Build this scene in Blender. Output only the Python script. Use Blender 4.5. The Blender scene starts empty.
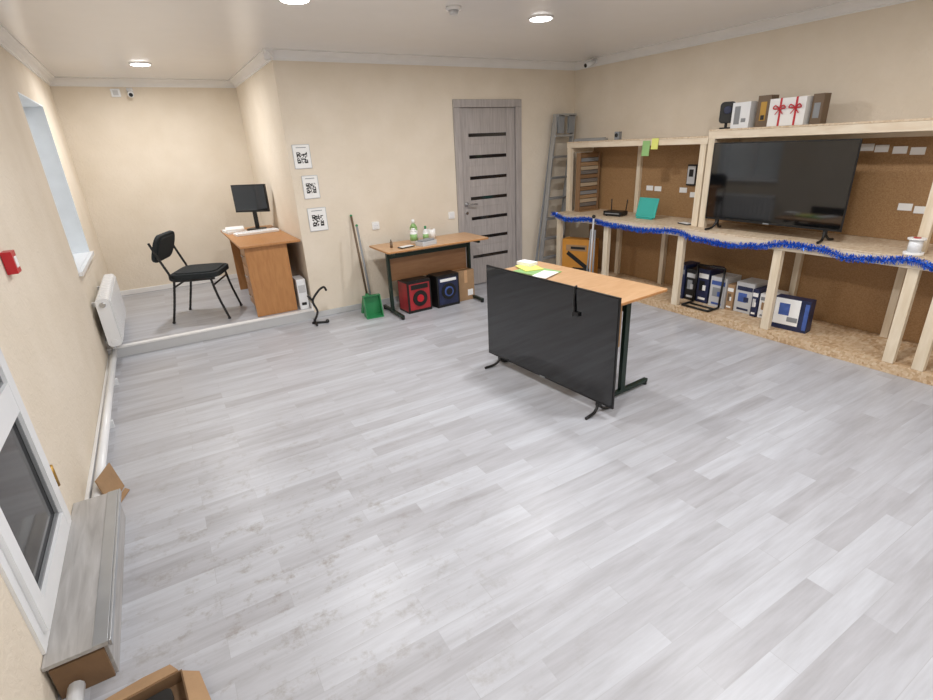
import bpy, bmesh, math, random
from mathutils import Vector, Matrix, Euler
random.seed(7)
scene=bpy.context.scene
try:
    scene.view_settings.view_transform='Standard'
    scene.view_settings.look='None'
except Exception: pass

# ------------------------------------------------------------------ materials
def newmat(name):
    m=bpy.data.materials.new(name); m.use_nodes=True
    nt=m.node_tree; b=nt.nodes['Principled BSDF']
    return m,nt,b
def N(nt,t,**kw):
    n=nt.nodes.new(t)
    for k,v in kw.items(): setattr(n,k,v)
    return n
def srgb(h):
    h=h.lstrip('#'); c=[int(h[i:i+2],16)/255 for i in (0,2,4)]
    return tuple((x/12.92 if x<=0.04045 else ((x+0.055)/1.055)**2.4) for x in c)+(1,)
def coords(nt,scale=(1,1,1),rot=(0,0,0)):
    tc=N(nt,'ShaderNodeTexCoord'); mp=N(nt,'ShaderNodeMapping')
    mp.inputs['Scale'].default_value=scale; mp.inputs['Rotation'].default_value=rot
    nt.links.new(tc.outputs['Object'],mp.inputs['Vector']); return mp.outputs[0]
def ramp(nt,fac,stops):
    r=N(nt,'ShaderNodeValToRGB'); e=r.color_ramp.elements
    e[0].position,e[0].color=stops[0]; e[1].position,e[1].color=stops[-1]
    for p,c in stops[1:-1]:
        x=e.new(p); x.color=c
    nt.links.new(fac,r.inputs[0]); return r.outputs[0]
def plain(name,col,rough=0.5,metal=0.0,var=0.04,nscale=6.0,bump=0.0,bscale=80,spec=0.5):
    m,nt,b=newmat(name); c=srgb(col)
    v=coords(nt); n=N(nt,'ShaderNodeTexNoise'); n.inputs['Scale'].default_value=nscale; n.inputs['Detail'].default_value=4
    nt.links.new(v,n.inputs['Vector'])
    d=tuple(max(0,x*(1-var)) for x in c[:3])+(1,); u=tuple(min(1,x*(1+var)) for x in c[:3])+(1,)
    nt.links.new(ramp(nt,n.outputs['Fac'],[(0.3,d),(0.7,u)]),b.inputs['Base Color'])
    b.inputs['Roughness'].default_value=rough; b.inputs['Metallic'].default_value=metal
    b.inputs['Specular IOR Level'].default_value=spec
    if bump>0:
        n2=N(nt,'ShaderNodeTexNoise'); n2.inputs['Scale'].default_value=bscale; n2.inputs['Detail'].default_value=5
        nt.links.new(v,n2.inputs['Vector'])
        bp=N(nt,'ShaderNodeBump'); bp.inputs['Strength'].default_value=bump; bp.inputs['Distance'].default_value=0.01
        nt.links.new(n2.outputs['Fac'],bp.inputs['Height']); nt.links.new(bp.outputs[0],b.inputs['Normal'])
    return m
def wood(name,c1,c2,scale=(1,1,1),rough=0.5,nscale=4.0):
    m,nt,b=newmat(name); v=coords(nt,scale)
    n=N(nt,'ShaderNodeTexNoise'); n.inputs['Scale'].default_value=nscale; n.inputs['Detail'].default_value=7; n.inputs['Distortion'].default_value=0.6
    nt.links.new(v,n.inputs['Vector'])
    nt.links.new(ramp(nt,n.outputs['Fac'],[(0.3,srgb(c1)),(0.7,srgb(c2))]),b.inputs['Base Color'])
    b.inputs['Roughness'].default_value=rough
    bp=N(nt,'ShaderNodeBump'); bp.inputs['Strength'].default_value=0.08; nt.links.new(n.outputs['Fac'],bp.inputs['Height']); nt.links.new(bp.outputs[0],b.inputs['Normal'])
    return m
def emis(name,col,s):
    m,nt,b=newmat(name); b.inputs['Base Color'].default_value=srgb(col); b.inputs['Emission Color'].default_value=srgb(col); b.inputs['Emission Strength'].default_value=s
    return m

M={}
# plaster wall
def wallmat(name,c1,c2):
    m,nt,b=newmat(name); v=coords(nt)
    n=N(nt,'ShaderNodeTexNoise'); n.inputs['Scale'].default_value=3; n.inputs['Detail'].default_value=6; nt.links.new(v,n.inputs['Vector'])
    nt.links.new(ramp(nt,n.outputs['Fac'],[(0.3,srgb(c1)),(0.7,srgb(c2))]),b.inputs['Base Color'])
    n2=N(nt,'ShaderNodeTexNoise'); n2.inputs['Scale'].default_value=26; n2.inputs['Detail'].default_value=6; n2.inputs['Distortion'].default_value=1.0; nt.links.new(v,n2.inputs['Vector'])
    bp=N(nt,'ShaderNodeBump'); bp.inputs['Strength'].default_value=0.35; bp.inputs['Distance'].default_value=0.012
    nt.links.new(n2.outputs['Fac'],bp.inputs['Height']); nt.links.new(bp.outputs[0],b.inputs['Normal'])
    b.inputs['Roughness'].default_value=0.85; b.inputs['Specular IOR Level'].default_value=0.2
    return m
M['wall']=wallmat('cream_plaster','#e3d7c4','#eadfce')
M['ceil']=plain('stretch_ceiling','#eeebe8',0.2,0,0.01,spec=0.5)
M['white']=plain('white_paint','#efeeec',0.45,0,0.02)
M['pvc']=plain('white_pvc','#eef0f2',0.25,0,0.02)
M['pvcblue']=plain('white_blind','#e9eff3',0.5,0,0.04)
M['paper']=plain('paper','#f2f2f0',0.7,0,0.02)
# laminate floor
def floormat():
    m,nt,b=newmat('grey_laminate'); L=nt.links
    v=coords(nt)
    br=N(nt,'ShaderNodeTexBrick'); br.offset=0.37; br.offset_frequency=2; br.squash=1.0
    br.inputs['Scale'].default_value=1.0; br.inputs['Brick Width'].default_value=0.66; br.inputs['Row Height'].default_value=0.098
    br.inputs['Mortar Size'].default_value=0.001; br.inputs['Mortar Smooth'].default_value=0.3; br.inputs['Bias'].default_value=0.0
    br.inputs['Color1'].default_value=(0,0,0,1); br.inputs['Color2'].default_value=(1,1,1,1); br.inputs['Mortar'].default_value=(0.4,0.4,0.4,1)
    L.new(v,br.inputs['Vector'])
    mp=N(nt,'ShaderNodeMapping'); mp.inputs['Scale'].default_value=(1.1,9,1); L.new(v,mp.inputs['Vector'])
    ad=N(nt,'ShaderNodeVectorMath',operation='ADD'); sc=N(nt,'ShaderNodeVectorMath',operation='SCALE'); sc.inputs['Scale'].default_value=37.0
    L.new(br.outputs['Color'],sc.inputs[0]); L.new(mp.outputs[0],ad.inputs[0]); L.new(sc.outputs[0],ad.inputs[1])
    g=N(nt,'ShaderNodeTexNoise'); g.inputs['Scale'].default_value=1.8; g.inputs['Detail'].default_value=8; g.inputs['Roughness'].default_value=0.6; L.new(ad.outputs[0],g.inputs['Vector'])
    mp2=N(nt,'ShaderNodeMapping'); mp2.inputs['Scale'].default_value=(3,45,1); L.new(v,mp2.inputs['Vector'])
    g2=N(nt,'ShaderNodeTexNoise'); g2.inputs['Scale'].default_value=2; g2.inputs['Detail'].default_value=5; L.new(mp2.outputs[0],g2.inputs['Vector'])
    base=ramp(nt,br.outputs['Color'],[(0.0,srgb('#a3a2a6')),(0.35,srgb('#afb0b5')),(0.7,srgb('#babcc2')),(1.0,srgb('#c1c4ca'))])
    gr=ramp(nt,g.outputs['Fac'],[(0.28,srgb('#999799')),(0.5,srgb('#b6b7bc')),(0.72,srgb('#cbced4'))])
    mx=N(nt,'ShaderNodeMix',data_type='RGBA'); mx.inputs['Factor'].default_value=0.5; L.new(base,mx.inputs['A']); L.new(gr,mx.inputs['B'])
    fine=ramp(nt,g2.outputs['Fac'],[(0.35,(0.88,0.88,0.88,1)),(0.6,(1,1,1,1))])
    mu=N(nt,'ShaderNodeMix',data_type='RGBA',blend_type='MULTIPLY'); mu.inputs['Factor'].default_value=0.45; L.new(mx.outputs['Result'],mu.inputs['A']); L.new(fine,mu.inputs['B'])
    se=N(nt,'ShaderNodeMix',data_type='RGBA'); L.new(mu.outputs['Result'],se.inputs['A']); se.inputs['B'].default_value=srgb('#8f8e8e')
    sf=N(nt,'ShaderNodeMath',operation='MULTIPLY'); sf.inputs[1].default_value=0.25; L.new(br.outputs['Fac'],sf.inputs[0]); L.new(sf.outputs[0],se.inputs['Factor'])
    dn=N(nt,'ShaderNodeTexNoise'); dn.inputs['Scale'].default_value=10; dn.inputs['Detail'].default_value=9; dn.inputs['Roughness'].default_value=0.75; L.new(v,dn.inputs['Vector'])
    dm=ramp(nt,dn.outputs['Fac'],[(0.53,(0,0,0,1)),(0.68,(1,1,1,1))])
    mp3=N(nt,'ShaderNodeMapping',vector_type='POINT'); mp3.inputs['Location'].default_value=(4.65*0.75,3.3*0.5,0); mp3.inputs['Scale'].default_value=(0.75,0.5,1); L.new(v,mp3.inputs['Vector'])
    gd=N(nt,'ShaderNodeTexGradient',gradient_type='SPHERICAL'); L.new(mp3.outputs[0],gd.inputs['Vector'])
    dd=N(nt,'ShaderNodeMath',operation='MULTIPLY'); L.new(dm,dd.inputs[0]); L.new(gd.outputs['Fac'],dd.inputs[1])
    d2=N(nt,'ShaderNodeMath',operation='MULTIPLY'); d2.inputs[1].default_value=0.8; d2.use_clamp=True; L.new(dd.outputs[0],d2.inputs[0])
    di=N(nt,'ShaderNodeMix',data_type='RGBA'); L.new(d2.outputs[0],di.inputs['Factor']); L.new(se.outputs['Result'],di.inputs['A']); di.inputs['B'].default_value=srgb('#857b70')
    L.new(di.outputs['Result'],b.inputs['Base Color'])
    b.inputs['Roughness'].default_value=0.36; b.inputs['Specular IOR Level'].default_value=0.45
    bp=N(nt,'ShaderNodeBump'); bp.inputs['Strength'].default_value=0.05; L.new(g2.outputs['Fac'],bp.inputs['Height']); L.new(bp.outputs[0],b.inputs['Normal'])
    return m
M['floor']=floormat()
def osbmat(name,cs,sc=28):
    m,nt,b=newmat(name); v=coords(nt,(1,2.2,2.2),(0,0,0.5))
    vo=N(nt,'ShaderNodeTexVoronoi'); vo.inputs['Scale'].default_value=sc; nt.links.new(v,vo.inputs['Vector'])
    nt.links.new(ramp(nt,vo.outputs['Color'],[(0.1,srgb(cs[0])),(0.45,srgb(cs[1])),(0.9,srgb(cs[2]))]),b.inputs['Base Color'])
    b.inputs['Roughness'].default_value=0.6; return m
M['osb']=osbmat('osb_board',('#b5946f','#cbae8b','#d9c4a6'))
M['osbp']=osbmat('osb_counter',('#c9b091','#d6c1a5','#e0cfb6'))
M['hard']=osbmat('chip_hardboard',('#94714b','#9f7b53','#aa875e'),70)
M['pine']=wood('pine_batten','#dccab0','#e9dcc6',(6,1.2,6),0.6)
M['pinev']=wood('pine_post','#dac9ad','#e9dcc6',(8,8,0.8),0.6)
M['doorg']=wood('grey_door_wood','#a29b98','#bab4b1',(14,14,0.9),0.45)
M['dark']=plain('dark_glass','#1b1c20',0.08,0,0.02,spec=0.8)
M['screen']=plain('tv_screen','#0d0e10',0.05,0,0.0,spec=0.9)
M['black']=plain('black_plastic','#141414',0.4,0,0.05)
M['fabric']=plain('black_fabric','#23282a',0.9,0,0.15,60,0.3,200)
M['beechx']=wood('beech_laminate_x','#c59a70','#d2ab83',(9,1.5,9),0.35)
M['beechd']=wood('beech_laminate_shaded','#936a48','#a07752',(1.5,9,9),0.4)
M['beech']=M['beechx']
M['desk']=wood('desk_chipboard','#b07a49','#bf8a56',(9,9,1.5),0.4)
M['green']=plain('dark_green_metal','#1d3028',0.35,0.3,0.05)
M['alu']=plain('aluminium','#b7babd',0.35,0.7,0.05)
M['chrome']=plain('steel','#c7c9cb',0.2,1.0,0.02)
M['card']=plain('cardboard','#a48462',0.8,0,0.08,12,0.1)
M['cardd']=plain('cardboard_dark','#7d6248',0.85,0,0.1,12,0.1)
M['red']=plain('red_print','#a52a30',0.4,0,0.15,14)
M['redp']=plain('red_ribbon','#c0202c',0.35)
M['blue']=plain('blue_print','#4560a5',0.4,0,0.25,18)
M['navy']=plain('navy_box','#232b4c',0.4,0,0.3,18)
M['teal']=plain('teal_card','#3fb3a8',0.5)
M['grn']=plain('green_plastic','#2f8a55',0.4)
M['lgrn']=plain('light_green','#93bd7a',0.5)
M['yel']=plain('yellow_note','#dfe27a',0.6)
M['orange']=plain('orange_print','#c98a35',0.5,0,0.1)
M['gold']=plain('gold','#b08a44',0.35,0.6)
M['grey']=plain('grey_plastic','#8a8d90',0.5)
M['lgrey']=plain('light_grey','#c6c7c8',0.5)
M['brownh']=plain('brown_handle','#6e5a45',0.5)
M['lam']=wood('step_laminate','#9b9895','#bbb9b7',(9,1.0,9),0.4)
M['lamp']=emis('led_diffuser','#ffffff',16)
M['skin1']=plain('sample_a','#8a6b4d',0.5); M['skin2']=plain('sample_b','#76716d',0.5); M['skin3']=plain('sample_c','#b9a88f',0.5)
def tins():
    m,nt,b=newmat('blue_tinsel'); b.inputs['Base Color'].default_value=srgb('#2b6ad8'); b.inputs['Metallic'].default_value=0.55; b.inputs['Roughness'].default_value=0.3
    return m
M['tinsel']=tins()

# ------------------------------------------------------------------ builder
class B:
    def __init__(s): s.bm=bmesh.new(); s.m=[]
    def mi(s,k):
        if k not in s.m: s.m.append(k)
        return s.m.index(k)
    def _paint(s,faces,k,smooth=False):
        i=s.mi(k)
        for f in faces: f.material_index=i; f.smooth=smooth
    def box(s,c,d,k,rot=None):
        r=bmesh.ops.create_cube(s.bm,size=1.0); vs=r['verts']
        mt=Matrix.Translation(c)@(Euler(rot).to_matrix().to_4x4() if rot else Matrix())@Matrix.Diagonal((d[0],d[1],d[2],1))
        bmesh.ops.transform(s.bm,matrix=mt,verts=vs)
        s._paint({f for v in vs for f in v.link_faces},k); return vs
    def b2(s,x0,x1,y0,y1,z0,z1,k):
        return s.box(((x0+x1)/2,(y0+y1)/2,(z0+z1)/2),(abs(x1-x0),abs(y1-y0),abs(z1-z0)),k)
    def cyl(s,p0,p1,r,k,r1=None,seg=16,cap=True):
        p0=Vector(p0); p1=Vector(p1); d=p1-p0; L=d.length
        if L<1e-6: return
        res=bmesh.ops.create_cone(s.bm,cap_ends=cap,segments=seg,radius1=r,radius2=r if r1 is None else r1,depth=L)
        vs=res['verts']; q=Vector((0,0,1)).rotation_difference(d)
        bmesh.ops.transform(s.bm,matrix=Matrix.Translation((p0+p1)/2)@q.to_matrix().to_4x4(),verts=vs)
        fs={f for v in vs for f in v.link_faces}; s._paint(fs,k)
        for f in fs:
            if len(f.verts)==4: f.smooth=True
    def sph(s,c,r,k,sc=(1,1,1),seg=12):
        res=bmesh.ops.create_uvsphere(s.bm,u_segments=seg,v_segments=max(6,seg//2+2),radius=r); vs=res['verts']
        bmesh.ops.transform(s.bm,matrix=Matrix.Translation(c)@Matrix.Diagonal((sc[0],sc[1],sc[2],1)),verts=vs)
        s._paint({f for v in vs for f in v.link_faces},k,True)
    def tube(s,pts,r,k,seg=10,smooth=True):
        P=[Vector(p) for p in pts]
        if smooth and len(P)>2:
            Q=[]
            for i in range(len(P)-1):
                a=P[max(i-1,0)];b=P[i];c=P[i+1];d=P[min(i+2,len(P)-1)]
                for j in range(6):
                    t=j/6; Q.append(0.5*((2*b)+(c-a)*t+(2*a-5*b+4*c-d)*t*t+(3*b-a-3*c+d)*t**3))
            Q.append(P[-1]); P=Q
        for i in range(len(P)-1):
            s.cyl(P[i],P[i+1],r,k,seg=seg)
            if 0<i: s.sph(P[i],r,k,seg=8)
    def poly(s,pts,k):
        f=s.bm.faces.new([s.bm.verts.new(p) for p in pts]); f.material_index=s.mi(k); return f
    def prism(s,prof,vec,k,smooth=False):
        vec=Vector(vec); a=[s.bm.verts.new(p) for p in prof]; b=[s.bm.verts.new(Vector(p)+vec) for p in prof]
        n=len(a); fs=[s.bm.faces.new(a),s.bm.faces.new(b[::-1])]
        for i in range(n):
            f=s.bm.faces.new([a[i],b[i],b[(i+1)%n],a[(i+1)%n]]); fs.append(f)
        s._paint(fs,k,False)
    def rounded(s,c,d,k,r=0.02,seg=5,rot=None):
        w,h,t=d; pts=[]
        for cx,cy,a0 in ((w/2-r,h/2-r,0),(-w/2+r,h/2-r,90),(-w/2+r,-h/2+r,180),(w/2-r,-h/2+r,270)):
            for j in range(seg+1):
                a=math.radians(a0+90*j/seg); pts.append(Vector((cx+r*math.cos(a),cy+r*math.sin(a),-t/2)))
        R=(Euler(rot).to_matrix() if rot else Matrix.Identity(3))
        pr=[R@p+Vector(c) for p in pts]; s.prism(pr,R@Vector((0,0,t)),k)
    def done(s,name,loc=(0,0,0),rz=0,bevel=0.0,recalc=True):
        if recalc: bmesh.ops.recalc_face_normals(s.bm,faces=s.bm.faces[:])
        me=bpy.data.meshes.new(name); s.bm.to_mesh(me); s.bm.free()
        for k in s.m: me.materials.append(M[k])
        ob=bpy.data.objects.new(name,me); bpy.context.collection.objects.link(ob)
        ob.location=loc; ob.rotation_euler=(0,0,rz)
        if bevel>0:
            md=ob.modifiers.new('bevel','BEVEL'); md.width=bevel; md.segments=2; md.limit_method='ANGLE'; md.angle_limit=math.radians(50)
        return ob

XL,XC,YA,ZS,H=-5.373,-3.536,2.14,0.098,2.47
YF=-7.2
# ------------------------------------------------------------------ room shell
b=B(); b.b2(XL-0.3,0.2,YF-0.2,YA+0.2,-0.15,0,'floor'); b.done('floor')
b=B(); b.b2(XL-0.3,0.2,YF-0.2,YA+0.2,H,H+0.12,'ceil'); b.done('ceiling')
b=B(); b.b2(XL,XC,0.0,YA,0,ZS-0.001,'floor'); b.done('floor_alcove_platform')
b=B(); b.b2(XL+0.001,XC,-0.022,-0.001,0,ZS-0.014,'lgrey'); b.b2(XL+0.001,XC,-0.027,0.03,ZS-0.013,ZS+0.003,'white'); b.done('trim_1',bevel=0.002)
b=B(); b.b2(XC,-1.70,0,0.16,0,H,'wall'); b.b2(-0.86,0.0,0,0.16,0,H,'wall'); b.b2(-1.70,-0.86,0,0.16,2.04,H,'wall'); b.done('wall_back')
b=B(); b.b2(XC,XC+0.16,0.16,YA,0,H,'wall'); b.done('wall_alcove_side')
b=B(); b.b2(XL-0.3,XC+0.16,YA,YA+0.16,0,H,'wall'); b.done('wall_alcove_back')
b=B(); b.b2(0,0.16,YF,0.16,0,H,'wall'); b.done('wall_right')
b=B(); b.b2(XL-0.3,0.16,YF-0.16,YF,0,H,'wall'); b.done('wall_front')
WY0,WY1,WZ0,WZ1=-0.15,1.0,0.80,2.12
DY0,DY1,DZ0,DZ1=-3.52,-2.76,0.157,2.12
b=B()
T=XL-0.3
b.b2(T,XL,YF,DY0,0,H,'wall'); b.b2(T,XL,DY0,DY1,0,DZ0,'wall'); b.b2(T,XL,DY0,DY1,DZ1,H,'wall')
b.b2(T,XL,DY1,WY0,0,H,'wall'); b.b2(T,XL,WY0,WY1,0,WZ0,'wall'); b.b2(T,XL,WY0,WY1,WZ1,H,'wall'); b.b2(T,XL,WY1,YA,0,H,'wall')
b.done('wall_left')
# window in the alcove
b=B(); e=0.001
wx=XL-0.2
b.b2(wx-0.03,wx+0.04,WY0+e,WY0+0.07,WZ0+e,WZ1-e,'pvc'); b.b2(wx-0.03,wx+0.04,WY1-0.07,WY1-e,WZ0+e,WZ1-e,'pvc')
b.b2(wx-0.03,wx+0.038,WY0+0.07,WY1-0.07,WZ0+e,WZ0+0.07,'pvc'); b.b2(wx-0.03,wx+0.038,WY0+0.07,WY1-0.07,WZ1-0.07,WZ1-e,'pvc')
b.b2(wx-0.028,wx+0.036,0.40,0.46,WZ0+0.07,WZ1-0.07,'pvc')
b.b2(wx-0.01,wx+0.005,WY0+0.07,WY1-0.07,WZ0+0.07,WZ1-0.07,'pvcblue')
b.b2(wx+0.041,XL+0.002,WY1-0.012,WY1-e,WZ0+0.013,WZ1-0.013,'pvcblue'); b.b2(wx+0.041,XL+0.002,WY0+e,WY0+0.012,WZ0+0.013,WZ1-0.013,'pvcblue'); b.b2(wx+0.041,XL+0.002,WY0+e,WY1-e,WZ1-0.0125,WZ1-e,'pvcblue')
b.b2(wx+0.041,XL-e,WY0+e,WY1-e,WZ0+e,WZ0+0.0125,'pvc'); b.b2(XL+e,XL+0.03,WY0-0.02,WY1+0.02,WZ0-0.02,WZ0+0.0125,'pvc')
b.done('window_1')
# glazed pvc door near camera
b=B(); fx=XL-0.03
def fr(y0,y1,z0,z1,x0,x1,k='pvc'): b.b2(x0,x1,y0,y1,z0,z1,k)
X0=fx-0.04
fr(DY0+e,DY0+0.045,DZ0+e,DZ1-e,X0,XL+0.01); fr(DY1-0.045,DY1-e,DZ0+e,DZ1-e,X0,XL+0.01); fr(DY0+0.046,DY1-0.046,DZ0+e,DZ0+0.045,X0,XL+0.009); fr(DY0+0.046,DY1-0.046,DZ1-0.045,DZ1-e,X0,XL+0.009)
a0,a1=DY0+0.047,DY1-0.047; c0,c1=DY0+0.12,DY1-0.12
fr(a0,c0,DZ0+0.047,DZ1-0.047,fx-0.03,XL+0.025); fr(c1,a1,DZ0+0.047,DZ1-0.047,fx-0.03,XL+0.025)
for z0,z1 in ((DZ0+0.047,DZ0+0.125),(0.76,0.88),(DZ1-0.13,DZ1-0.047)): fr(c0+e,c1-e,z0,z1,fx-0.03,XL+0.0245)
for z0,z1 in ((DZ0+0.126,0.759),(0.881,DZ1-0.131)):
    fr(c0+e,c1-e,z0,z1,fx-0.01,XL,'dark')
    for y in (c0+0.001,c1-0.011): fr(y,y+0.010,z0,z1,XL+e,XL+0.012,'grey')
    for z in (z0,z1-0.01): fr(c0+0.012,c1-0.012,z,z+0.01,XL+e,XL+0.012,'grey')
b.cyl((XL+0.02,DY1-0.03,0.36),(XL+0.02,DY1-0.03,0.46),0.010,'gold'); b.cyl((XL+0.02,DY1-0.03,1.7),(XL+0.02,DY1-0.03,1.8),0.010,'gold')
b.box((XL+0.035,DY0+0.085,1.05),(0.02,0.03,0.15),'pvc'); b.cyl((XL+0.04,DY0+0.085,1.08),(XL+0.08,DY0+0.085,1.08),0.009,'pvc'); b.cyl((XL+0.08,DY0+0.085,1.08),(XL+0.08,DY0+0.2,1.08),0.009,'pvc')
b.done('door_2')
# interior door
b=B()
dx0,dx1=-1.66,-0.90
for x0,x1,z0,z1 in ((-1.735,-1.655,0.001,2.0),(-0.905,-0.825,0.001,2.0),(-1.735,-0.825,2.001,2.08)):
    b.b2(x0,x1,-0.022,-0.001,z0,z1,'doorg')
for x0,x1,z0,z1 in ((-1.699,-1.665,0.001,2.004),(-0.895,-0.861,0.001,2.004),(-1.699,-0.861,2.005,2.039)): b.b2(x0,x1,0.0,0.12,z0,z1,'doorg')
yl=0.012
b.b2(dx0,dx0+0.12,yl,yl+0.04,0.008,2.0,'doorg'); b.b2(dx1-0.12,dx1,yl,yl+0.04,0.008,2.0,'doorg')
b.b2(dx0+0.12,dx1-0.12,yl+0.006,yl+0.036,0.008,2.0,'doorg')
for i in range(7):
    z=1.72-0.228*i
    b.b2(dx0+0.125,dx1-0.125,yl+0.001,yl+0.02,z-0.018,z+0.018,'dark')
    b.b2(dx0+0.121,dx1-0.121,yl+0.003,yl+0.012,z-0.10,z-0.035,'doorg')
b.cyl((dx0+0.06,yl,0.98),(dx0+0.06,yl-0.012,0.98),0.026,'chrome'); b.cyl((dx0+0.06,yl-0.01,0.98),(dx0+0.06,yl-0.05,0.98),0.009,'chrome'); b.tube([(dx0+0.06,yl-0.05,0.98),(dx0+0.12,yl-0.052,0.98),(dx0+0.18,yl-0.05,0.975)],0.009,'chrome')
b.cyl((dx0+0.06,yl,0.88),(dx0+0.06,yl-0.008,0.88),0.02,'chrome')
b.done('door_1',bevel=0.003)
def cornice(name,p0,p1,n):
    b=B(); p0=Vector((*p0,H)); p1=Vector((*p1,H)); n=Vector((*n,0)); prof=[]
    for d,z in ((0,0),(0.075,0),(0.075,-0.010),(0.060,-0.014),(0.040,-0.028),(0.026,-0.045),(0.018,-0.062),(0.010,-0.066),(0.010,-0.078),(0,-0.078)):
        prof.append(p0+n*d+Vector((0,0,z)))
    b.prism(prof,p1-p0,'white'); b.done(name)
cornice('trim_2',(XC-0.07,0),(0,0),(0,-1)); cornice('trim_3',(XC,0.0-0.07),(XC,YA),(-1,0)); cornice('trim_4',(XL,YA),(XC,YA),(0,-1))
cornice('trim_5',(XL,YF),(XL,YA),(1,0)); cornice('trim_6',(0,YF),(0,0),(-1,0)); cornice('trim_7',(XL,YF),(0,YF),(0,1))
b=B(); b.b2(XC,-1.74,-0.016,0,0,0.06,'lgrey'); b.b2(-0.82,0,-0.016,0,0,0.06,'lgrey'); b.done('baseboard_back',bevel=0.004)
b=B(); b.b2(XL,XC,YA-0.016,YA,ZS,ZS+0.06,'white'); b.done('baseboard_alcove_back',bevel=0.004)
b=B(); b.b2(XC-0.016,XC,0,YA,ZS,ZS+0.06,'white'); b.done('baseboard_alcove_side',bevel=0.004)
b=B(); b.b2(XL,XL+0.016,0.03,YA-0.016,ZS,ZS+0.06,'white'); b.b2(XL,XL+0.02,-2.60,-0.03,0.0,0.05,'white'); b.done('baseboard_left',bevel=0.004)
# heating pipe
b=B()
PX=XL+0.06
b.tube([(PX,-0.075,0.09),(PX,-2.60,0.055)],0.024,'pvc',smooth=False)
b.cyl((PX,-0.075,0.09),(PX+0.005,-0.075,0.155),0.018,'pvc')
for y in (-0.7,-1.5,-2.3): b.b2(PX-0.03,PX+0.03,y-0.012,y+0.012,0.0,0.05,'pvc')
b.done('heating_pipe')
b=B(); b.tube([(PX+0.01,-3.60,0.055),(PX+0.01,-4.7,0.05)],0.024,'pvc',smooth=False)
for y in (-3.75,-4.4): b.b2(PX-0.02,PX+0.04,y-0.012,y+0.012,0.0,0.05,'pvc')
b.done('heating_pipe.001')
# radiator
b=B()
y=-0.2
while y<0.9:
    b.rounded((XL+0.095,y+0.036,0.37),(0.10,0.42,0.066),'pvc',r=0.03,rot=(math.radians(90),0,0))
    b.b2(XL+0.146,XL+0.152,y+0.006,y+0.068,0.18,0.55,'pvc')
    y+=0.078
b.cyl((XL+0.095,-0.2,0.53),(XL+0.095,0.9,0.53),0.025,'pvc'); b.cyl((XL+0.095,-0.2,0.20),(XL+0.095,0.9,0.20),0.025,'pvc')
for yy in (0.0,0.7): b.b2(XL+0.001,XL+0.06,yy-0.01,yy+0.01,0.48,0.52,'pvc')
b.cyl((XL+0.095,-0.215,0.53),(XL+0.095,-0.19,0.53),0.022,'chrome')
b.done('radiator',bevel=0.004)
LE=22.5
def downlight(i,x,y):
    b=B(); b.cyl((0,0,0),(0,0,-0.010),0.095,'white',r1=0.088,seg=40); b.cyl((0,0,-0.0105),(0,0,-0.013),0.078,'lamp',seg=40); b.done('ceiling_light' if i==0 else 'ceiling_light.%03d'%i,(x,y,H))
    ld=bpy.data.lights.new('downlight_lamp','AREA'); ld.shape='DISK'; ld.size=0.18; ld.energy=LE; ld.color=(0.985,0.985,1.0)
    lo=bpy.data.objects.new('downlight_lamp',ld); lo.location=(x,y,H-0.03); bpy.context.collection.objects.link(lo)
for i,(x,y) in enumerate(((-1.96,-1.78),(-4.53,0.98),(-3.74,-1.70),(-1.96,-3.9),(-3.76,-3.9),(-1.96,-6.0),(-3.76,-6.0))): downlight(i,x,y)
b=B(); b.cyl((0,0,0),(0,0,-0.02),0.05,'white',seg=28); b.cyl((0,0,-0.02),(0,0,-0.045),0.036,'lgrey',r1=0.025,seg=28); b.done('smoke_detector',(-2.74,-1.84,H))

# ------------------------------------------------------------------ TVs
def tv(w,h,t=0.05,foot=0.08,footd=0.24):
    b=B(); z0=foot
    b.box((0,0.006,z0+h/2),(w,0.012,h),'black')
    b.box((0,0.032,z0+h*0.42),(w*0.82,t,h*0.62),'black')
    b.box((0,-0.0015,z0+h/2+0.004),(w-0.016,0.004,h-0.024),'screen')
    b.box((0,-0.003,z0+0.006),(0.05,0.006,0.01),'grey')
    for sx in (-1,1):
        x=sx*w*0.40
        b.tube([(x,0.02,z0+0.02),(x,0.01,z0-0.02),(x+sx*0.01,-0.03,0.018),(x+sx*0.02,-footd/2,0.010)],0.010,'black')
        b.tube([(x,0.02,z0+0.02),(x,0.02,z0-0.02),(x+sx*0.01,0.06,0.018),(x+sx*0.02,footd/2,0.010)],0.010,'black')
        b.box((x,0.015,z0-0.005),(0.03,0.02,0.05),'black')
    return b
b=tv(1.235,0.71,foot=0.075)
b.tube([(0.28,-0.006,0.77),(0.28,-0.012,0.70),(0.285,-0.012,0.64),(0.275,-0.012,0.60)],0.006,'black')
b.tube([(0.28,0.01,0.79),(0.28,-0.008,0.785),(0.28,-0.006,0.77)],0.006,'black')
b.box((0.30,-0.012,0.62),(0.05,0.015,0.022),'black')
b.done('television',(-2.65,-2.695,0),math.radians(-90)+0.081,bevel=0.003)
b=tv(1.125,0.64,foot=0.085,footd=0.22)
b.done('television.001',(-0.435,-2.84,0.817),math.radians(-90),bevel=0.003)

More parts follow.
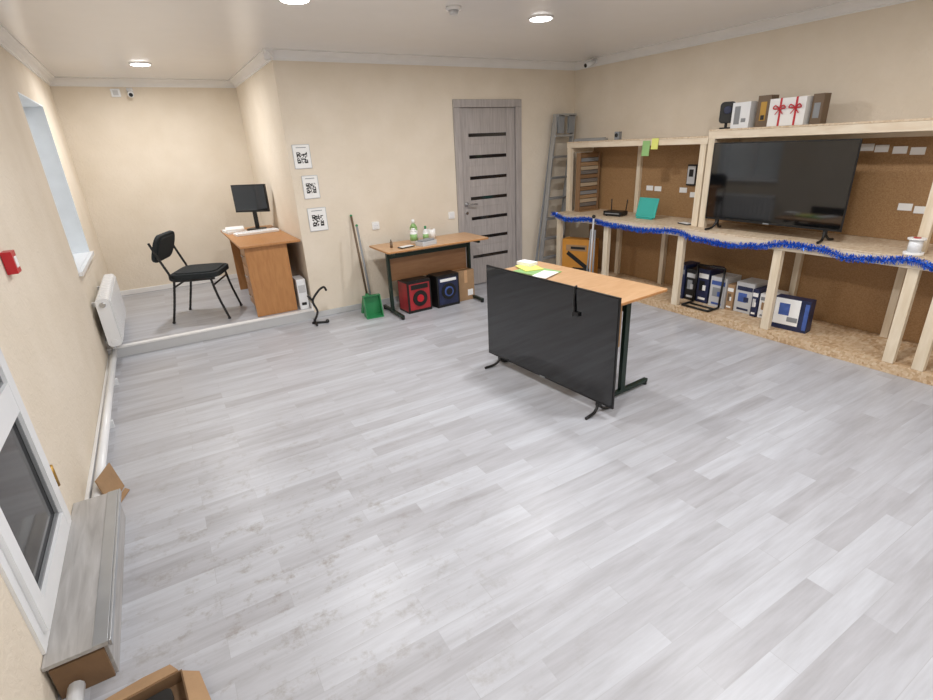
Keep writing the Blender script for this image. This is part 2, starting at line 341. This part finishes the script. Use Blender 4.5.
# ------------------------------------------------------------------ school desks
def school(name,loc,rz,h=0.70,L=1.2,D=0.5,mt='beechx',panel=True,pm='beechx'):
    b=B(); b.rounded((0,0,h-0.009),(L,D,0.02),mt,r=0.015)
    b.rounded((0,0,h-0.009),(L+0.004,D+0.004,0.014),'desk',r=0.016)
    for sx in (-1,1):
        x=sx*(L/2-0.10)
        b.box((x,0.02,h/2-0.0),(0.028,0.045,h-0.06),'green')
        b.box((x,0.0,0.03),(0.03,D+0.0,0.028),'green'); b.box((x,0,h-0.035),(0.028,D-0.08,0.03),'green')
        for sy in (-1,1): b.cyl((x,sy*(D/2-0.015),0),(x,sy*(D/2-0.015),0.03),0.018,'black')
    b.box((0,0.02,h-0.10),(L-0.2,0.025,0.04),'green')
    if panel: b.box((0,0.05,h-0.22),(L-0.24,0.016,0.28),pm)
    return b.done(name,loc,rz,bevel=0.002)
school('school_desk',(-2.32,-2.60,0),math.radians(90)+0.081,h=0.71,D=0.5)
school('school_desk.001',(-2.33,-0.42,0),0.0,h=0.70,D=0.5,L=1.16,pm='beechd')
b=B(); b.box((0,0,0.004),(0.21,0.30,0.008),'lgrn',(0,0,0.2)); b.box((0.02,0.12,0.012),(0.15,0.21,0.006),'yel',(0,0,-0.25)); b.box((-0.03,-0.13,0.011),(0.2,0.12,0.006),'paper',(0,0,0.4)); b.box((0.06,0.20,0.028),(0.09,0.14,0.025),'paper',(0,0,0.2)); b.done('paper_stack',(-2.37,-2.27,0.711))

# boxes under the small desk
b=B(); b.b2(-0.14,0.14,-0.11,0.11,0,0.34,'black'); b.b2(-0.12,0.12,-0.113,-0.10,0.03,0.31,'red'); b.cyl((0,-0.112,0.15),(0,-0.122,0.15),0.085,'black',seg=28); b.cyl((0,-0.12,0.15),(0,-0.128,0.15),0.04,'redp',seg=24); b.b2(-0.10,0.10,-0.118,-0.11,0.25,0.30,'black'); b.b2(-0.141,-0.13,-0.10,0.10,0.02,0.32,'red'); b.b2(-0.12,0.12,-0.09,0.09,0.339,0.343,'black'); b.done('speaker_box',(-2.55,-0.42,0),0.05,bevel=0.003)
b=B(); b.b2(-0.14,0.14,-0.11,0.11,0,0.35,'black'); b.b2(-0.12,0.12,-0.113,-0.10,0.03,0.32,'navy'); b.cyl((0,-0.112,0.17),(0,-0.122,0.17),0.09,'black',seg=28); b.cyl((0,-0.12,0.17),(0,-0.128,0.17),0.055,'blue',seg=24); b.cyl((0,-0.127,0.17),(0,-0.132,0.17),0.04,'black',seg=24); b.b2(-0.10,0.10,-0.118,-0.11,0.28,0.31,'paper'); b.done('speaker_box.001',(-2.215,-0.44,0),0.05,bevel=0.003)
b=B(); b.b2(-0.11,0.11,-0.10,0.10,0,0.34,'card'); b.b2(-0.112,0.112,-0.02,0.02,0.337,0.342,'beech'); b.b2(-0.02,0.02,-0.102,-0.09,0.2,0.34,'beech'); b.b2(0.02,0.09,-0.103,-0.09,0.05,0.12,'paper'); b.done('cardboard_box',(-1.95,-0.38,0),0.04,bevel=0.003)
def bottle(name,loc,r,h,body,cap,label=None):
    b=B()
    b.cyl((0,0,0),(0,0,h*0.62),r,body,seg=20); b.cyl((0,0,h*0.62),(0,0,h*0.72),r,body,r1=r*0.8,seg=20); b.cyl((0,0,h*0.72),(0,0,h*0.82),r*0.8,body,r1=r*0.35,seg=20); b.cyl((0,0,h*0.82),(0,0,h),r*0.4,cap,seg=16)
    if label: b.cyl((0,0,h*0.15),(0,0,h*0.5),r*1.02,label,seg=20)
    b.done(name,loc)
ZD=0.702
bottle('spray_bottle',(-2.50,-0.40,ZD),0.036,0.19,'paper','lgrn','lgrn'); bottle('spray_bottle.001',(-2.36,-0.40,ZD),0.03,0.16,'paper','grn','lgrn'); bottle('glue_bottle',(-2.78,-0.46,ZD),0.013,0.08,'brownh','black'); bottle('cleaner_bottle',(-2.43,-0.26,ZD),0.04,0.22,'lgrn','paper','paper')
b=B(); b.cyl((0,0,0),(0,0,0.10),0.042,'paper',seg=28); b.cyl((0,0,0.095),(0,0,0.101),0.02,'card',seg=16); b.done('paper_roll',(-2.23,-0.28,ZD))
b=B(); b.rounded((0,0,0.02),(0.20,0.13,0.04),'lgrey',r=0.02); b.rounded((0,0,0.045),(0.17,0.10,0.014),'grey',r=0.02); b.done('plastic_tray',(-2.44,-0.56,ZD),0.3)
b=B(); b.rounded((0,0,0.005),(0.16,0.08,0.008),'black',r=0.01); b.box((0.0,0.0,0.01),(0.14,0.06,0.003),'paper'); b.done('mobile_phone',(-2.66,-0.55,ZD),0.2)

# broom and dustpan (upright lobby pan)
b=B(); b.cyl((0.0,0.0,0.16),(-0.02,0.14,1.00),0.011,'brownh'); b.cyl((0,0,0.12),(0,0,0.20),0.02,'grn'); b.prism([(-0.05,-0.02,0.16),(0.05,-0.02,0.16),(0.085,-0.03,0.0),(-0.085,-0.03,0.0)],(0,0.045,0),'grn'); b.sph((-0.02,0.14,1.0),0.013,'grn'); b.done('broom',(-2.99,-0.16,0),0)
b=B(); b.cyl((0.0,0.05,0.20),(-0.03,0.16,0.92),0.011,'grey'); b.b2(-0.09,0.09,0.045,0.053,0.0,0.22,'grn')
for x in (-0.09,0.082): b.prism([(x,-0.06,0.0),(x,0.05,0.0),(x,0.05,0.22),(x,0.0,0.22)],(0.008,0,0),'grn')
b.b2(-0.09,0.09,-0.07,0.05,0,0.008,'grn'); b.b2(-0.09,0.09,0.0,0.05,0.215,0.223,'grn'); b.sph((-0.03,0.16,0.92),0.014,'grn'); b.done('dustpan',(-3.01,-0.36,0),-0.1)

# ------------------------------------------------------------------ office desk in the alcove
b=B(); zt=0.722
b.b2(-0.57,0.0,0,1.45,zt-0.022,zt,'desk')
b.b2(-0.53,-0.13,0.05,0.066,0,zt-0.022,'desk'); b.b2(-0.50,-0.02,1.38,1.40,0,zt-0.022,'desk'); b.b2(-0.14,-0.125,0.067,1.379,0.25,zt-0.022,'desk')
b.b2(-0.50,-0.145,0.067,0.48,0.06,zt-0.03,'desk')
for i in range(3):
    z0=0.08+i*0.205; b.b2(-0.518,-0.501,0.075,0.47,z0,z0+0.195,'desk'); b.cyl((-0.535,0.22,z0+0.10),(-0.535,0.33,z0+0.10),0.006,'chrome')
    for yy in (0.22,0.33): b.cyl((-0.518,yy,z0+0.10),(-0.535,yy,z0+0.10),0.004,'chrome')
b.done('office_desk',(XC-0.012,0.03,ZS),0,bevel=0.003)
b=B(); b.box((0,0,0.35),(0.41,0.03,0.30),'black'); b.box((0,-0.016,0.355),(0.39,0.004,0.272),'screen'); b.box((0,0.03,0.33),(0.22,0.04,0.16),'black'); b.box((0,0.03,0.14),(0.045,0.02,0.28),'black'); b.rounded((0,0.01,0.008),(0.2,0.16,0.016),'black',r=0.05); b.done('computer_monitor',(XC-0.23,1.16,ZS+zt+0.001),math.radians(-40),bevel=0.004)
b=B(); b.rounded((0,0,0.012),(0.46,0.16,0.022),'paper',r=0.015)
for r in range(4):
    for c in range(14): b.box((-0.196+c*0.030,-0.045+r*0.030,0.025),(0.024,0.024,0.008),'pvc')
b.done('computer_keyboard',(XC-0.28,0.86,ZS+zt+0.001),math.radians(6),bevel=0.001)
b=B(); b.box((0,0,0.012),(0.20,0.30,0.024),'paper',(0,0,0.1)); b.box((0.01,0.0,0.036),(0.19,0.28,0.022),'paper',(0,0,-0.1)); b.done('document_pile',(XC-0.47,1.16,ZS+zt+0.001))
b=B(); b.box((0,0,0.16),(0.09,0.20,0.32),'pvc'); b.box((0,-0.102,0.22),(0.07,0.004,0.08),'lgrey'); b.box((0,-0.102,0.06),(0.05,0.004,0.03),'black'); b.done('power_supply_unit',(XC-0.072,0.15,ZS),bevel=0.006)
b=B(); b.tube([(0.0,0.0,0.02),(0.05,0.0,0.12),(0.02,0,0.24),(0.10,0,0.34)],0.011,'black'); b.tube([(0.10,0,0.34),(0.15,0,0.36),(0.17,0,0.32)],0.011,'black'); b.tube([(-0.02,0.0,0.012),(0.12,-0.06,0.012)],0.012,'black'); b.tube([(0.03,0.1,0.012),(0.0,-0.1,0.012)],0.012,'black'); b.sph((0.12,-0.06,0.02),0.02,'black'); b.tube([(0.02,0,0.24),(-0.02,0.01,0.30)],0.011,'black'); b.done('metal_floor_stand',(XC-0.06,-0.20,0.0))

# ------------------------------------------------------------------ chair
b=B(); r=0.0115
for sy in (-1,1):
    y=sy*0.235
    b.tube([(0.26,y,0.01),(0.20,y,0.24),(0.17,y,0.42)],r,'black')
    b.tube([(-0.27,y,0.01),(-0.21,y,0.24),(-0.17,y,0.42)],r,'black')
    b.tube([(0.21,y,0.425),(-0.16,y,0.425),(-0.20,y,0.50),(-0.26,y,0.66),(-0.31,y*0.97,0.80)],r,'black')
    b.cyl((0.26,y,0),(0.26,y,0.02),0.015,'black'); b.cyl((-0.27,y,0),(-0.27,y,0.02),0.015,'black')
b.cyl((0.185,-0.235,0.36),(0.185,0.235,0.36),0.009,'black'); b.cyl((-0.185,-0.235,0.36),(-0.185,0.235,0.36),0.009,'black')
b.rounded((0.01,0,0.455),(0.46,0.48,0.05),'fabric',r=0.09)
b.rounded((0.01,0,0.482),(0.40,0.42,0.02),'fabric',r=0.09)
b.rounded((-0.275,0,0.73),(0.27,0.48,0.035),'fabric',r=0.09,rot=(0,math.radians(-70),0))
b.rounded((-0.260,0,0.73),(0.21,0.42,0.03),'fabric',r=0.08,rot=(0,math.radians(-70),0))
b.done('office_chair',(-4.48,0.54,ZS),math.radians(-22),bevel=0.008)

# ------------------------------------------------------------------ shelving along the right wall
b=B(); Y0,Y1=-0.36,-5.3; CF=-0.575; ZC=0.815
b.b2(CF,-0.002,Y1,Y0,0.0,0.075,'osb')
b.b2(CF,-0.002,Y1,Y0,ZC-0.0145,ZC,'osbp')
b.b2(CF,CF+0.045,Y1,Y0,ZC-0.075,ZC-0.015,'pine')
b.b2(-0.05,-0.013,Y1,Y0,ZC-0.085,ZC-0.015,'pine')
b.b2(-0.012,-0.002,Y1,Y0,0.076,ZC-0.09,'hard')
b.b2(-0.012,-0.002,Y1,Y0,ZC+0.001,1.534,'hard')
for y in (-0.42,-1.20,-2.15,-3.05,-3.93,-4.10,-4.9):
    b.b2(CF+0.002,CF+0.047,y-0.033,y+0.033,0.076,ZC-0.076,'pinev')
    b.b2(CF+0.05,-0.051,y-0.02,y+0.02,ZC-0.07,ZC-0.015,'pine')
for y in (-0.9,-1.55,-2.96,-3.7): b.b2(-0.06,-0.013,y-0.025,y+0.025,0.076,ZC-0.086,'pinev')
UF=-0.42
YS=-2.20
b.b2(UF,-0.002,YS+0.001,Y0,1.586,1.60,'osbp'); b.b2(UF,UF+0.04,YS+0.001,Y0,1.535,1.585,'pine')
b.b2(UF,-0.002,Y1,YS,1.636,1.65,'osbp'); b.b2(UF,UF+0.04,Y1,YS,1.575,1.635,'pine'); b.b2(-0.05,-0.002,Y1,Y0,1.535,1.585,'pine')
for y,zt2 in ((-0.40,1.534),(-2.16,1.534),(-2.235,1.574),(-3.88,1.574),(-4.9,1.574)):
    b.b2(UF,UF+0.045,y-0.03,y+0.03,ZC+0.001,zt2,'pinev'); b.b2(UF+0.046,-0.051,y-0.02,y+0.02,zt2-0.05,zt2,'pine')
for y in (-1.12,): b.b2(-0.05,-0.013,y-0.025,y+0.025,ZC+0.001,1.534,'pinev')
b.done('display_shelving',bevel=0.002)
b=B()
for y,z in ((-3.27,1.47),(-3.365,1.46),(-3.48,1.448),(-3.587,1.44),(-3.60,1.057),(-3.70,1.043),(-1.27,1.093),(-1.38,1.09),(-1.70,1.09),(-1.83,1.05)):
    b.box((-0.016,y,z),(0.004,0.085,0.05),'paper',(0,0,0.05))
b.done('price_tags')
b=B(); path=[(-0.34,0.80),(-0.6,0.755),(-0.95,0.79),(-1.3,0.76),(-1.7,0.755),(-2.1,0.785),(-2.35,0.74),(-2.65,0.73),(-2.9,0.755),(-3.1,0.80),(-3.35,0.80),(-3.55,0.76),(-3.75,0.775),(-3.9,0.80),(-4.15,0.75),(-4.45,0.79),(-4.8,0.74),(-5.25,0.79)]
ctr=[]
for i in range(len(path)-1):
    y0,z0=path[i];y1,z1=path[i+1]; n=max(2,int(abs(y1-y0)/0.006))
    for j in range(n):
        t=j/n; s2=t*t*(3-2*t); ctr.append(Vector((CF-0.028,y0+(y1-y0)*t,z0+(z1-z0)*s2)))
for c in ctr:
    for q in range(8):
        a=random.uniform(0,math.tau); d=Vector((math.cos(a)*0.9-0.1,random.uniform(-0.5,0.5),math.sin(a))).normalized()*random.uniform(0.022,0.036)
        if d.x>0.024: d.x=0.024
        w=Vector((random.uniform(-1,1),random.uniform(-1,1),random.uniform(-1,1))).normalized()*0.0026
        b.poly([c-w,c+w,c+d+w,c+d-w],'tinsel')
for i in range(0,len(ctr)-4,4): b.cyl(ctr[i],ctr[i+4],0.006,'tinsel',seg=6)
b.done('tinsel_garland',recalc=False)

ZT=1.651; ZL=1.601
b=B(); b.cyl((0,0,0),(0,0,0.012),0.05,'black',seg=28); b.cyl((0,0,0.01),(0,0,0.05),0.012,'black'); b.rounded((0,0,0.13),(0.12,0.17,0.06),'black',r=0.03,rot=(math.radians(90),0,math.radians(-55))); b.rounded((-0.026,-0.018,0.15),(0.06,0.06,0.02),'navy',r=0.028,rot=(math.radians(90),0,math.radians(-55))); b.done('desk_speaker',(-0.27,-2.25,ZT),bevel=0.003)
def gbox(name,loc,w,d,h,k,extra=None,rz=0):
    b=B(); b.box((0,0,h/2),(d,w,h),k)
    if extra: extra(b,w,d,h)
    return b.done(name,loc,rz,bevel=0.003)
gbox('white_product_box',(-0.26,-2.40,ZT),0.16,0.10,0.20,'pvc',lambda b,w,d,h:(b.box((-d/2-0.001,0.03,h*0.5),(0.003,0.05,h*0.7),'grey'),b.box((-d/2-0.001,-0.03,h*0.3),(0.003,0.04,0.03),'grey')))
gbox('bottle_box',(-0.24,-2.58,ZT),0.11,0.10,0.235,'brownh',lambda b,w,d,h:(b.box((-d/2-0.001,0,h*0.5),(0.003,0.05,h*0.6),'gold'),b.box((-d/2-0.002,0,h*0.3),(0.004,0.03,h*0.15),'black')))
def gift(b,w,d,h):
    b.box((-d/2-0.001,0.05,h/2),(0.004,0.016,h),'redp'); b.box((-d/2-0.001,-0.07,h/2),(0.004,0.016,h),'redp'); b.box((0,0.05,h),(d,0.016,0.004),'redp'); b.box((0,-0.07,h),(d,0.016,0.004),'redp')
    for cy in (0.05,-0.07):
        for s in (-1,1):
            b.tube([(-d/2-0.008,cy,h*0.62),(-d/2-0.02,cy+s*0.03,h*0.74),(-d/2-0.015,cy+s*0.045,h*0.64),(-d/2-0.008,cy,h*0.62)],0.005,'redp',seg=6); b.tube([(-d/2-0.008,cy,h*0.62),(-d/2-0.012,cy+s*0.03,h*0.42)],0.004,'redp',seg=6)
gbox('gift_box',(-0.26,-2.79,ZT),0.28,0.14,0.20,'paper',gift)
gbox('wine_box',(-0.24,-2.99,ZT),0.08,0.09,0.21,'brownh',lambda b,w,d,h:(b.box((-d/2-0.001,0,h*0.45),(0.003,0.045,h*0.5),'grey'),b.box((0,w/2+0.001,h*0.5),(0.05,0.003,h*0.6),'card')))
b=B(); b.box((0,0,0.04),(0.06,0.055,0.08),'grey'); b.cyl((-0.03,0,0.045),(-0.04,0,0.045),0.02,'black'); b.done('webcam',(-0.33,-1.06,ZL),0.2,bevel=0.01)
b=B(); b.b2(-0.03,0.03,-0.22,0.22,0,0.025,'alu'); b.b2(-0.02,0.02,-0.2,0.2,0.025,0.03,'grey'); b.done('spirit_level',(-0.33,-0.65,ZL),0.1,bevel=0.002)

b=B(); b.box((0,0,0.03),(0.14,0.22,0.045),'black')
for y in (-0.09,0.09): b.cyl((0.06,y,0.04),(0.07,y*1.1,0.17),0.006,'black')
b.box((-0.071,0,0.03),(0.003,0.18,0.01),'grey')
for x,y in ((-0.05,-0.08),(-0.05,0.08),(0.05,-0.08),(0.05,0.08)): b.cyl((x,y,0),(x,y,0.01),0.01,'black')
b.done('wifi_router',(-0.34,-1.10,ZC+0.001),0.2,bevel=0.004)
b=B(); b.box((0,0,0.11),(0.012,0.25,0.20),'teal',(0,0.25,0)); b.box((-0.008,0,0.11),(0.004,0.19,0.15),'teal',(0,0.25,0)); b.box((0.05,0,0.06),(0.10,0.03,0.006),'black',(0,-0.9,0)); b.box((-0.03,0,0.006),(0.04,0.2,0.012),'teal'); b.done('picture_card',(-0.30,-1.50,ZC+0.002),0.0,bevel=0.002)
b=B(); b.box((0,0,0.0),(0.02,0.10,0.20),'black'); b.box((-0.011,0,0.0),(0.003,0.088,0.17),'lgrey'); b.box((-0.013,0,0.02),(0.003,0.05,0.07),'black'); b.done('phone_case_package',(-0.028,-1.79,1.24),bevel=0.004)
b=B(); b.box((0,0,0),(0.003,0.09,0.14),'lgrn',(0,0.08,0)); b.box((0,-0.105,0.04),(0.003,0.08,0.10),'yel',(0,0.1,0)); b.done('sticky_notes',(UF-0.010,-1.53,1.51))
b=B()
ks=['skin1','skin2','skin3','card','grey','skin1','skin3','skin2']
for i in range(14): b.box((0,0,0.03+i*0.046),(0.28,0.03+0.004*(i%3),0.040),ks[i%8])
b.box((-0.15,0.0,0.33),(0.015,0.06,0.66),'skin1'); b.box((0.15,0.0,0.33),(0.015,0.06,0.66),'skin1'); b.box((0,0.035,0.33),(0.31,0.01,0.66),'hard'); b.box((0,0,0.005),(0.31,0.12,0.01),'hard'); b.done('laminate_sample_rack',(-0.22,-0.52,ZC+0.001),0,bevel=0.002)
b=B(); b.cyl((0,0,0),(0,0,0.02),0.055,'paper',seg=24); b.cyl((0,0,0.02),(0,0,0.10),0.038,'pvc',seg=24); b.cyl((0,0,0.10),(0,0,0.11),0.05,'paper',seg=24); b.cyl((0,0,0.11),(0,0,0.115),0.02,'redp',seg=24); b.done('tape_roll',(-0.50,-3.88,ZC+0.001))
b=B(); b.rounded((0,0,0.005),(0.15,0.08,0.008),'black',r=0.01); b.box((0,0,0.01),(0.13,0.065,0.002),'paper'); b.done('smartphone',(-0.35,-2.02,ZC+0.001),1.3)

ZP=0.077
b=B(); b.box((0,0,0.22),(0.16,0.40,0.44),'orange'); b.box((-0.082,0.0,0.19),(0.003,0.32,0.05),'black',(0.6,0,0)); b.box((-0.082,0.02,0.34),(0.003,0.26,0.07),'card'); b.box((-0.084,0.0,0.34),(0.003,0.18,0.03),'black'); b.box((-0.082,-0.05,0.08),(0.003,0.22,0.05),'black'); b.done('tool_box_carton',(-0.42,-0.65,ZP),0.45,bevel=0.003)
b=B(); b.cyl((0,0,0.01),(0.03,0,0.82),0.010,'lgrey'); b.cyl((0.0,0.05,0.01),(0.03,0.03,0.70),0.010,'grey'); b.cyl((0.0,-0.05,0.01),(0.03,-0.03,0.70),0.010,'grey'); b.b2(-0.02,0.04,-0.06,0.06,0,0.02,'black'); b.sph((0.03,0,0.84),0.020,'black'); b.done('tripod',(CF-0.12,-1.10,0))
def boxes(name,loc,items,d,rz=0):
    b=B(); y=0
    for i,(k,t,h,k2,k3) in enumerate(items):
        dx=0.015*((i*7)%3-1)
        b.box((dx,y-t/2,h/2),(d,t*0.94,h),k); xf=dx-d/2-0.001
        b.box((xf,y-t/2,h*0.80),(0.003,t*0.80,h*0.14),k2); b.box((xf,y-t*0.42,h*0.50),(0.003,t*0.45,h*0.30),k3); b.box((xf,y-t*0.62,h*0.45),(0.004,t*0.25,h*0.16),k2); b.box((xf,y-t/2,h*0.12),(0.003,t*0.6,h*0.07),k2)
        y-=t
    b.done(name,loc,rz,bevel=0.002)
boxes('appliance_box',(-0.22,-1.96,ZP),[('navy',0.12,0.34,'grey','blue'),('black',0.12,0.31,'lgrey','grey'),('navy',0.13,0.33,'paper','black')],0.22)
boxes('appliance_box.001',(-0.22,-2.36,ZP),[('lgrey',0.17,0.29,'blue','grey'),('card',0.07,0.24,'paper','brownh'),('lgrey',0.18,0.28,'navy','blue'),('navy',0.06,0.25,'paper','lgrey'),('paper',0.13,0.22,'grey','card')],0.22)
b=B(); b.box((0,0,0.13),(0.10,0.27,0.27),'navy'); b.box((-0.051,0.03,0.15),(0.003,0.19,0.22),'paper'); b.box((-0.053,0.05,0.17),(0.003,0.08,0.10),'blue'); b.box((-0.053,-0.02,0.09),(0.003,0.08,0.04),'grey'); b.box((-0.052,-0.115,0.13),(0.003,0.03,0.22),'blue'); b.done('appliance_box.002',(-0.40,-3.17,ZP),0.12,bevel=0.003)
b=B(); b.tube([(0,0.14,0.012),(0.16,0.14,0.012),(0.18,0.14,0.38),(0.18,-0.14,0.38),(0.16,-0.14,0.012),(0,-0.14,0.012)],0.010,'black',smooth=False); b.tube([(0,0.14,0.012),(0,-0.14,0.012)],0.010,'black'); b.tube([(0.1,0.14,0.012),(0.1,-0.14,0.012)],0.009,'black'); b.done('metal_laptop_stand',(-0.54,-2.36,ZP),0.0)

# ladder in the corner
b=B()
for x0,x1 in ((-0.17,-0.14),(0.17,0.14)):
    p0=Vector((x0,-0.12,0)); p1=Vector((x1+0.33,0.04,1.90)); d=p1-p0
    b.prism([p0+Vector(v) for v in ((-0.012,-0.03,0),(0.012,-0.03,0),(0.012,0.03,0),(-0.012,0.03,0))],d,'alu')
    p0=Vector((x0*1.05,-0.03,0)); p1=Vector((x1*1.05+0.33,0.07,1.82)); d=p1-p0
    b.prism([p0+Vector(v) for v in ((-0.01,-0.012,0),(0.01,-0.012,0),(0.01,0.012,0),(-0.01,0.012,0))],d,'grey')
for i in range(7):
    t=(0.13+0.125*i); w=0.34-0.06*t
    b.box((0.33*t,-0.12+0.16*t,1.90*t),(w,0.075,0.022),'alu'); b.box((0.33*t,-0.12+0.16*t,1.90*t+0.012),(w-0.03,0.07,0.004),'grey')
b.box((0.33*0.99,0.03,1.90),(0.29,0.10,0.03),'alu')
for sx in (-1,1): b.box((0.33*0.95+sx*0.08,-0.005,1.80),(0.09,0.03,0.20),'grey')
b.done('step_ladder',(-0.57,-0.14,0),bevel=0.002)

# ------------------------------------------------------------------ wall items
def qr(name,x,z,w,h):
    b=B(); b.box((0,0,0),(w,0.004,h),'paper'); q=w*0.62; n=13; c=q/n
    for i in range(n):
        for j in range(n):
            corner=(i<4 and j<4) or (i>8 and j<4) or (i<4 and j>8)
            on=random.random()<0.5
            if corner:
                ii=i if i<4 else i-9; jj=j if j<4 else j-9
                on=not (ii in(1,2) and jj==2)
            if on: b.box((-q/2+c*(i+0.5),-0.0025,-q/2+c*(j+0.5)-h*0.05),(c,0.001,c),'black')
    b.box((0,-0.0025,h*0.38),(w*0.6,0.001,h*0.03),'grey')
    for sx in (-1,1): b.box((sx*w/2,-0.001,0),(0.006,0.006,h),'lgrey')
    for sz in (-1,1): b.box((0,-0.001,sz*h/2),(w,0.006,0.006),'lgrey')
    b.done(name,(x,-0.005,z))
qr('qr_code_poster',-3.41,1.59,0.16,0.21); qr('qr_code_poster.001',-3.37,1.31,0.15,0.21); qr('qr_code_poster.002',-3.35,1.00,0.18,0.22)
b=B(); b.rounded((0,0,0),(0.08,0.08,0.012),'paper',r=0.01,rot=(math.radians(90),0,0)); b.box((0,-0.008,0),(0.05,0.008,0.055),'pvc'); b.done('light_switch',(-1.82,-0.006,0.88),bevel=0.002)
b=B(); b.rounded((0,0,0),(0.08,0.08,0.012),'paper',r=0.01,rot=(math.radians(90),0,0)); b.cyl((0,-0.006,0),(0,-0.012,0),0.027,'pvc',seg=24); b.cyl((-0.01,-0.011,0),(-0.01,-0.013,0),0.003,'black'); b.cyl((0.01,-0.011,0),(0.01,-0.013,0),0.003,'black'); b.done('power_outlet',(-2.75,-0.006,0.87))
def cctv(name,loc,rz):
    b=B(); b.cyl((0,-0.001,0),(0,-0.02,0),0.03,'pvc',seg=20); b.cyl((0,-0.02,0),(0,-0.06,-0.01),0.01,'pvc'); b.cyl((0,-0.04,-0.01),(0,-0.15,-0.045),0.028,'pvc',seg=20); b.cyl((0,-0.148,-0.045),(0,-0.155,-0.047),0.020,'black',seg=20); b.box((0,-0.10,0.016),(0.06,0.12,0.005),'pvc',(0.3,0,0)); b.done(name,loc,rz)
cctv('security_camera',(-4.66,YA-0.002,2.345),0.0); cctv('security_camera.001',(-0.082,-0.42,2.43),math.radians(-90))
b=B(); b.box((0,0,0),(0.09,0.03,0.08),'pvc'); b.box((0,-0.016,0),(0.05,0.003,0.05),'lgrey'); b.done('junction_box',(-4.80,YA-0.016,2.33),bevel=0.004)
b=B(); b.box((0,0,0),(0.04,0.08,0.10),'redp'); b.box((0.021,0,0),(0.004,0.045,0.05),'paper'); b.done('fire_alarm_button',(XL+0.022,-2.18,1.22),bevel=0.006)

# ------------------------------------------------------------------ near-left clutter
b=B(); b.b2(-5.365,-5.20,-3.56,-2.62,0.0,0.14,'lam'); b.b2(XL+0.002,-5.192,-3.575,-2.61,0.1405,0.156,'lam'); b.b2(-5.191,-5.183,-3.575,-2.61,0.135,0.160,'alu'); b.b2(-5.235,-5.192,-3.575,-2.61,0.1565,0.160,'alu'); b.b2(-5.36,-5.21,-3.572,-3.561,0.0,0.13,'cardd'); b.done('door_step',bevel=0.002)
b=B(); b.prism([(-0.01,-0.07,0.0),(-0.01,0.09,0.01),(-0.035,0.08,0.17),(-0.05,-0.05,0.15)],(0.006,0,0.002),'card'); b.prism([(0.0,-0.06,0.002),(0.03,-0.05,0.002),(0.03,0.06,0.002),(0.0,0.08,0.002)],(0,0,0.005),'card'); b.done('cardboard_scrap',(-5.235,-2.42,0.0),-0.35)
# low open carton with torn flaps
b=B()
b.b2(-0.13,0.13,-0.15,0.15,0,0.005,'cardd')
for x0,x1,y0,y1 in ((-0.13,0.13,-0.15,-0.145),(-0.13,0.13,0.145,0.15),(-0.13,-0.125,-0.1449,0.1449),(0.125,0.13,-0.1449,0.1449)): b.b2(x0,x1,y0,y1,0.0055,0.05,'cardd')
b.prism([(-0.12,0.150,0.05),(0.12,0.150,0.05),(0.10,0.205,0.035),(0.02,0.215,0.03),(-0.11,0.200,0.036)],(0,0,0.004),'card')
b.prism([(0.130,-0.14,0.05),(0.130,0.14,0.05),(0.175,0.12,0.03),(0.185,0.0,0.026),(0.172,-0.13,0.03)],(0,0,0.004),'card')
b.rounded((-0.01,0.01,0.022),(0.20,0.22,0.03),'black',r=0.02)
b.done('open_carton',(-5.12,-3.88,0),0.1)

# ------------------------------------------------------------------ world, camera
w=bpy.data.worlds.new('world'); scene.world=w; w.use_nodes=True; w.node_tree.nodes['Background'].inputs[0].default_value=(0.03,0.035,0.05,1); w.node_tree.nodes['Background'].inputs[1].default_value=0.5
cd=bpy.data.cameras.new('camera'); cam=bpy.data.objects.new('camera',cd); bpy.context.collection.objects.link(cam); scene.camera=cam
yaw,pit,rol=0.5237,-0.3839,-0.0486
fw=Vector((math.sin(yaw)*math.cos(pit),math.cos(yaw)*math.cos(pit),math.sin(pit)))
rt=Vector((math.cos(yaw),-math.sin(yaw),0)); up=rt.cross(fw)
r2=rt*math.cos(rol)+up*math.sin(rol); u2=-rt*math.sin(rol)+up*math.cos(rol)
mt=Matrix((r2,u2,-fw)).transposed().to_4x4(); mt.translation=(-4.7348,-5.2477,1.6255); cam.matrix_world=mt
cd.sensor_fit='HORIZONTAL'; cd.sensor_width=36; cd.lens=507.94/933*36; cd.clip_start=0.05
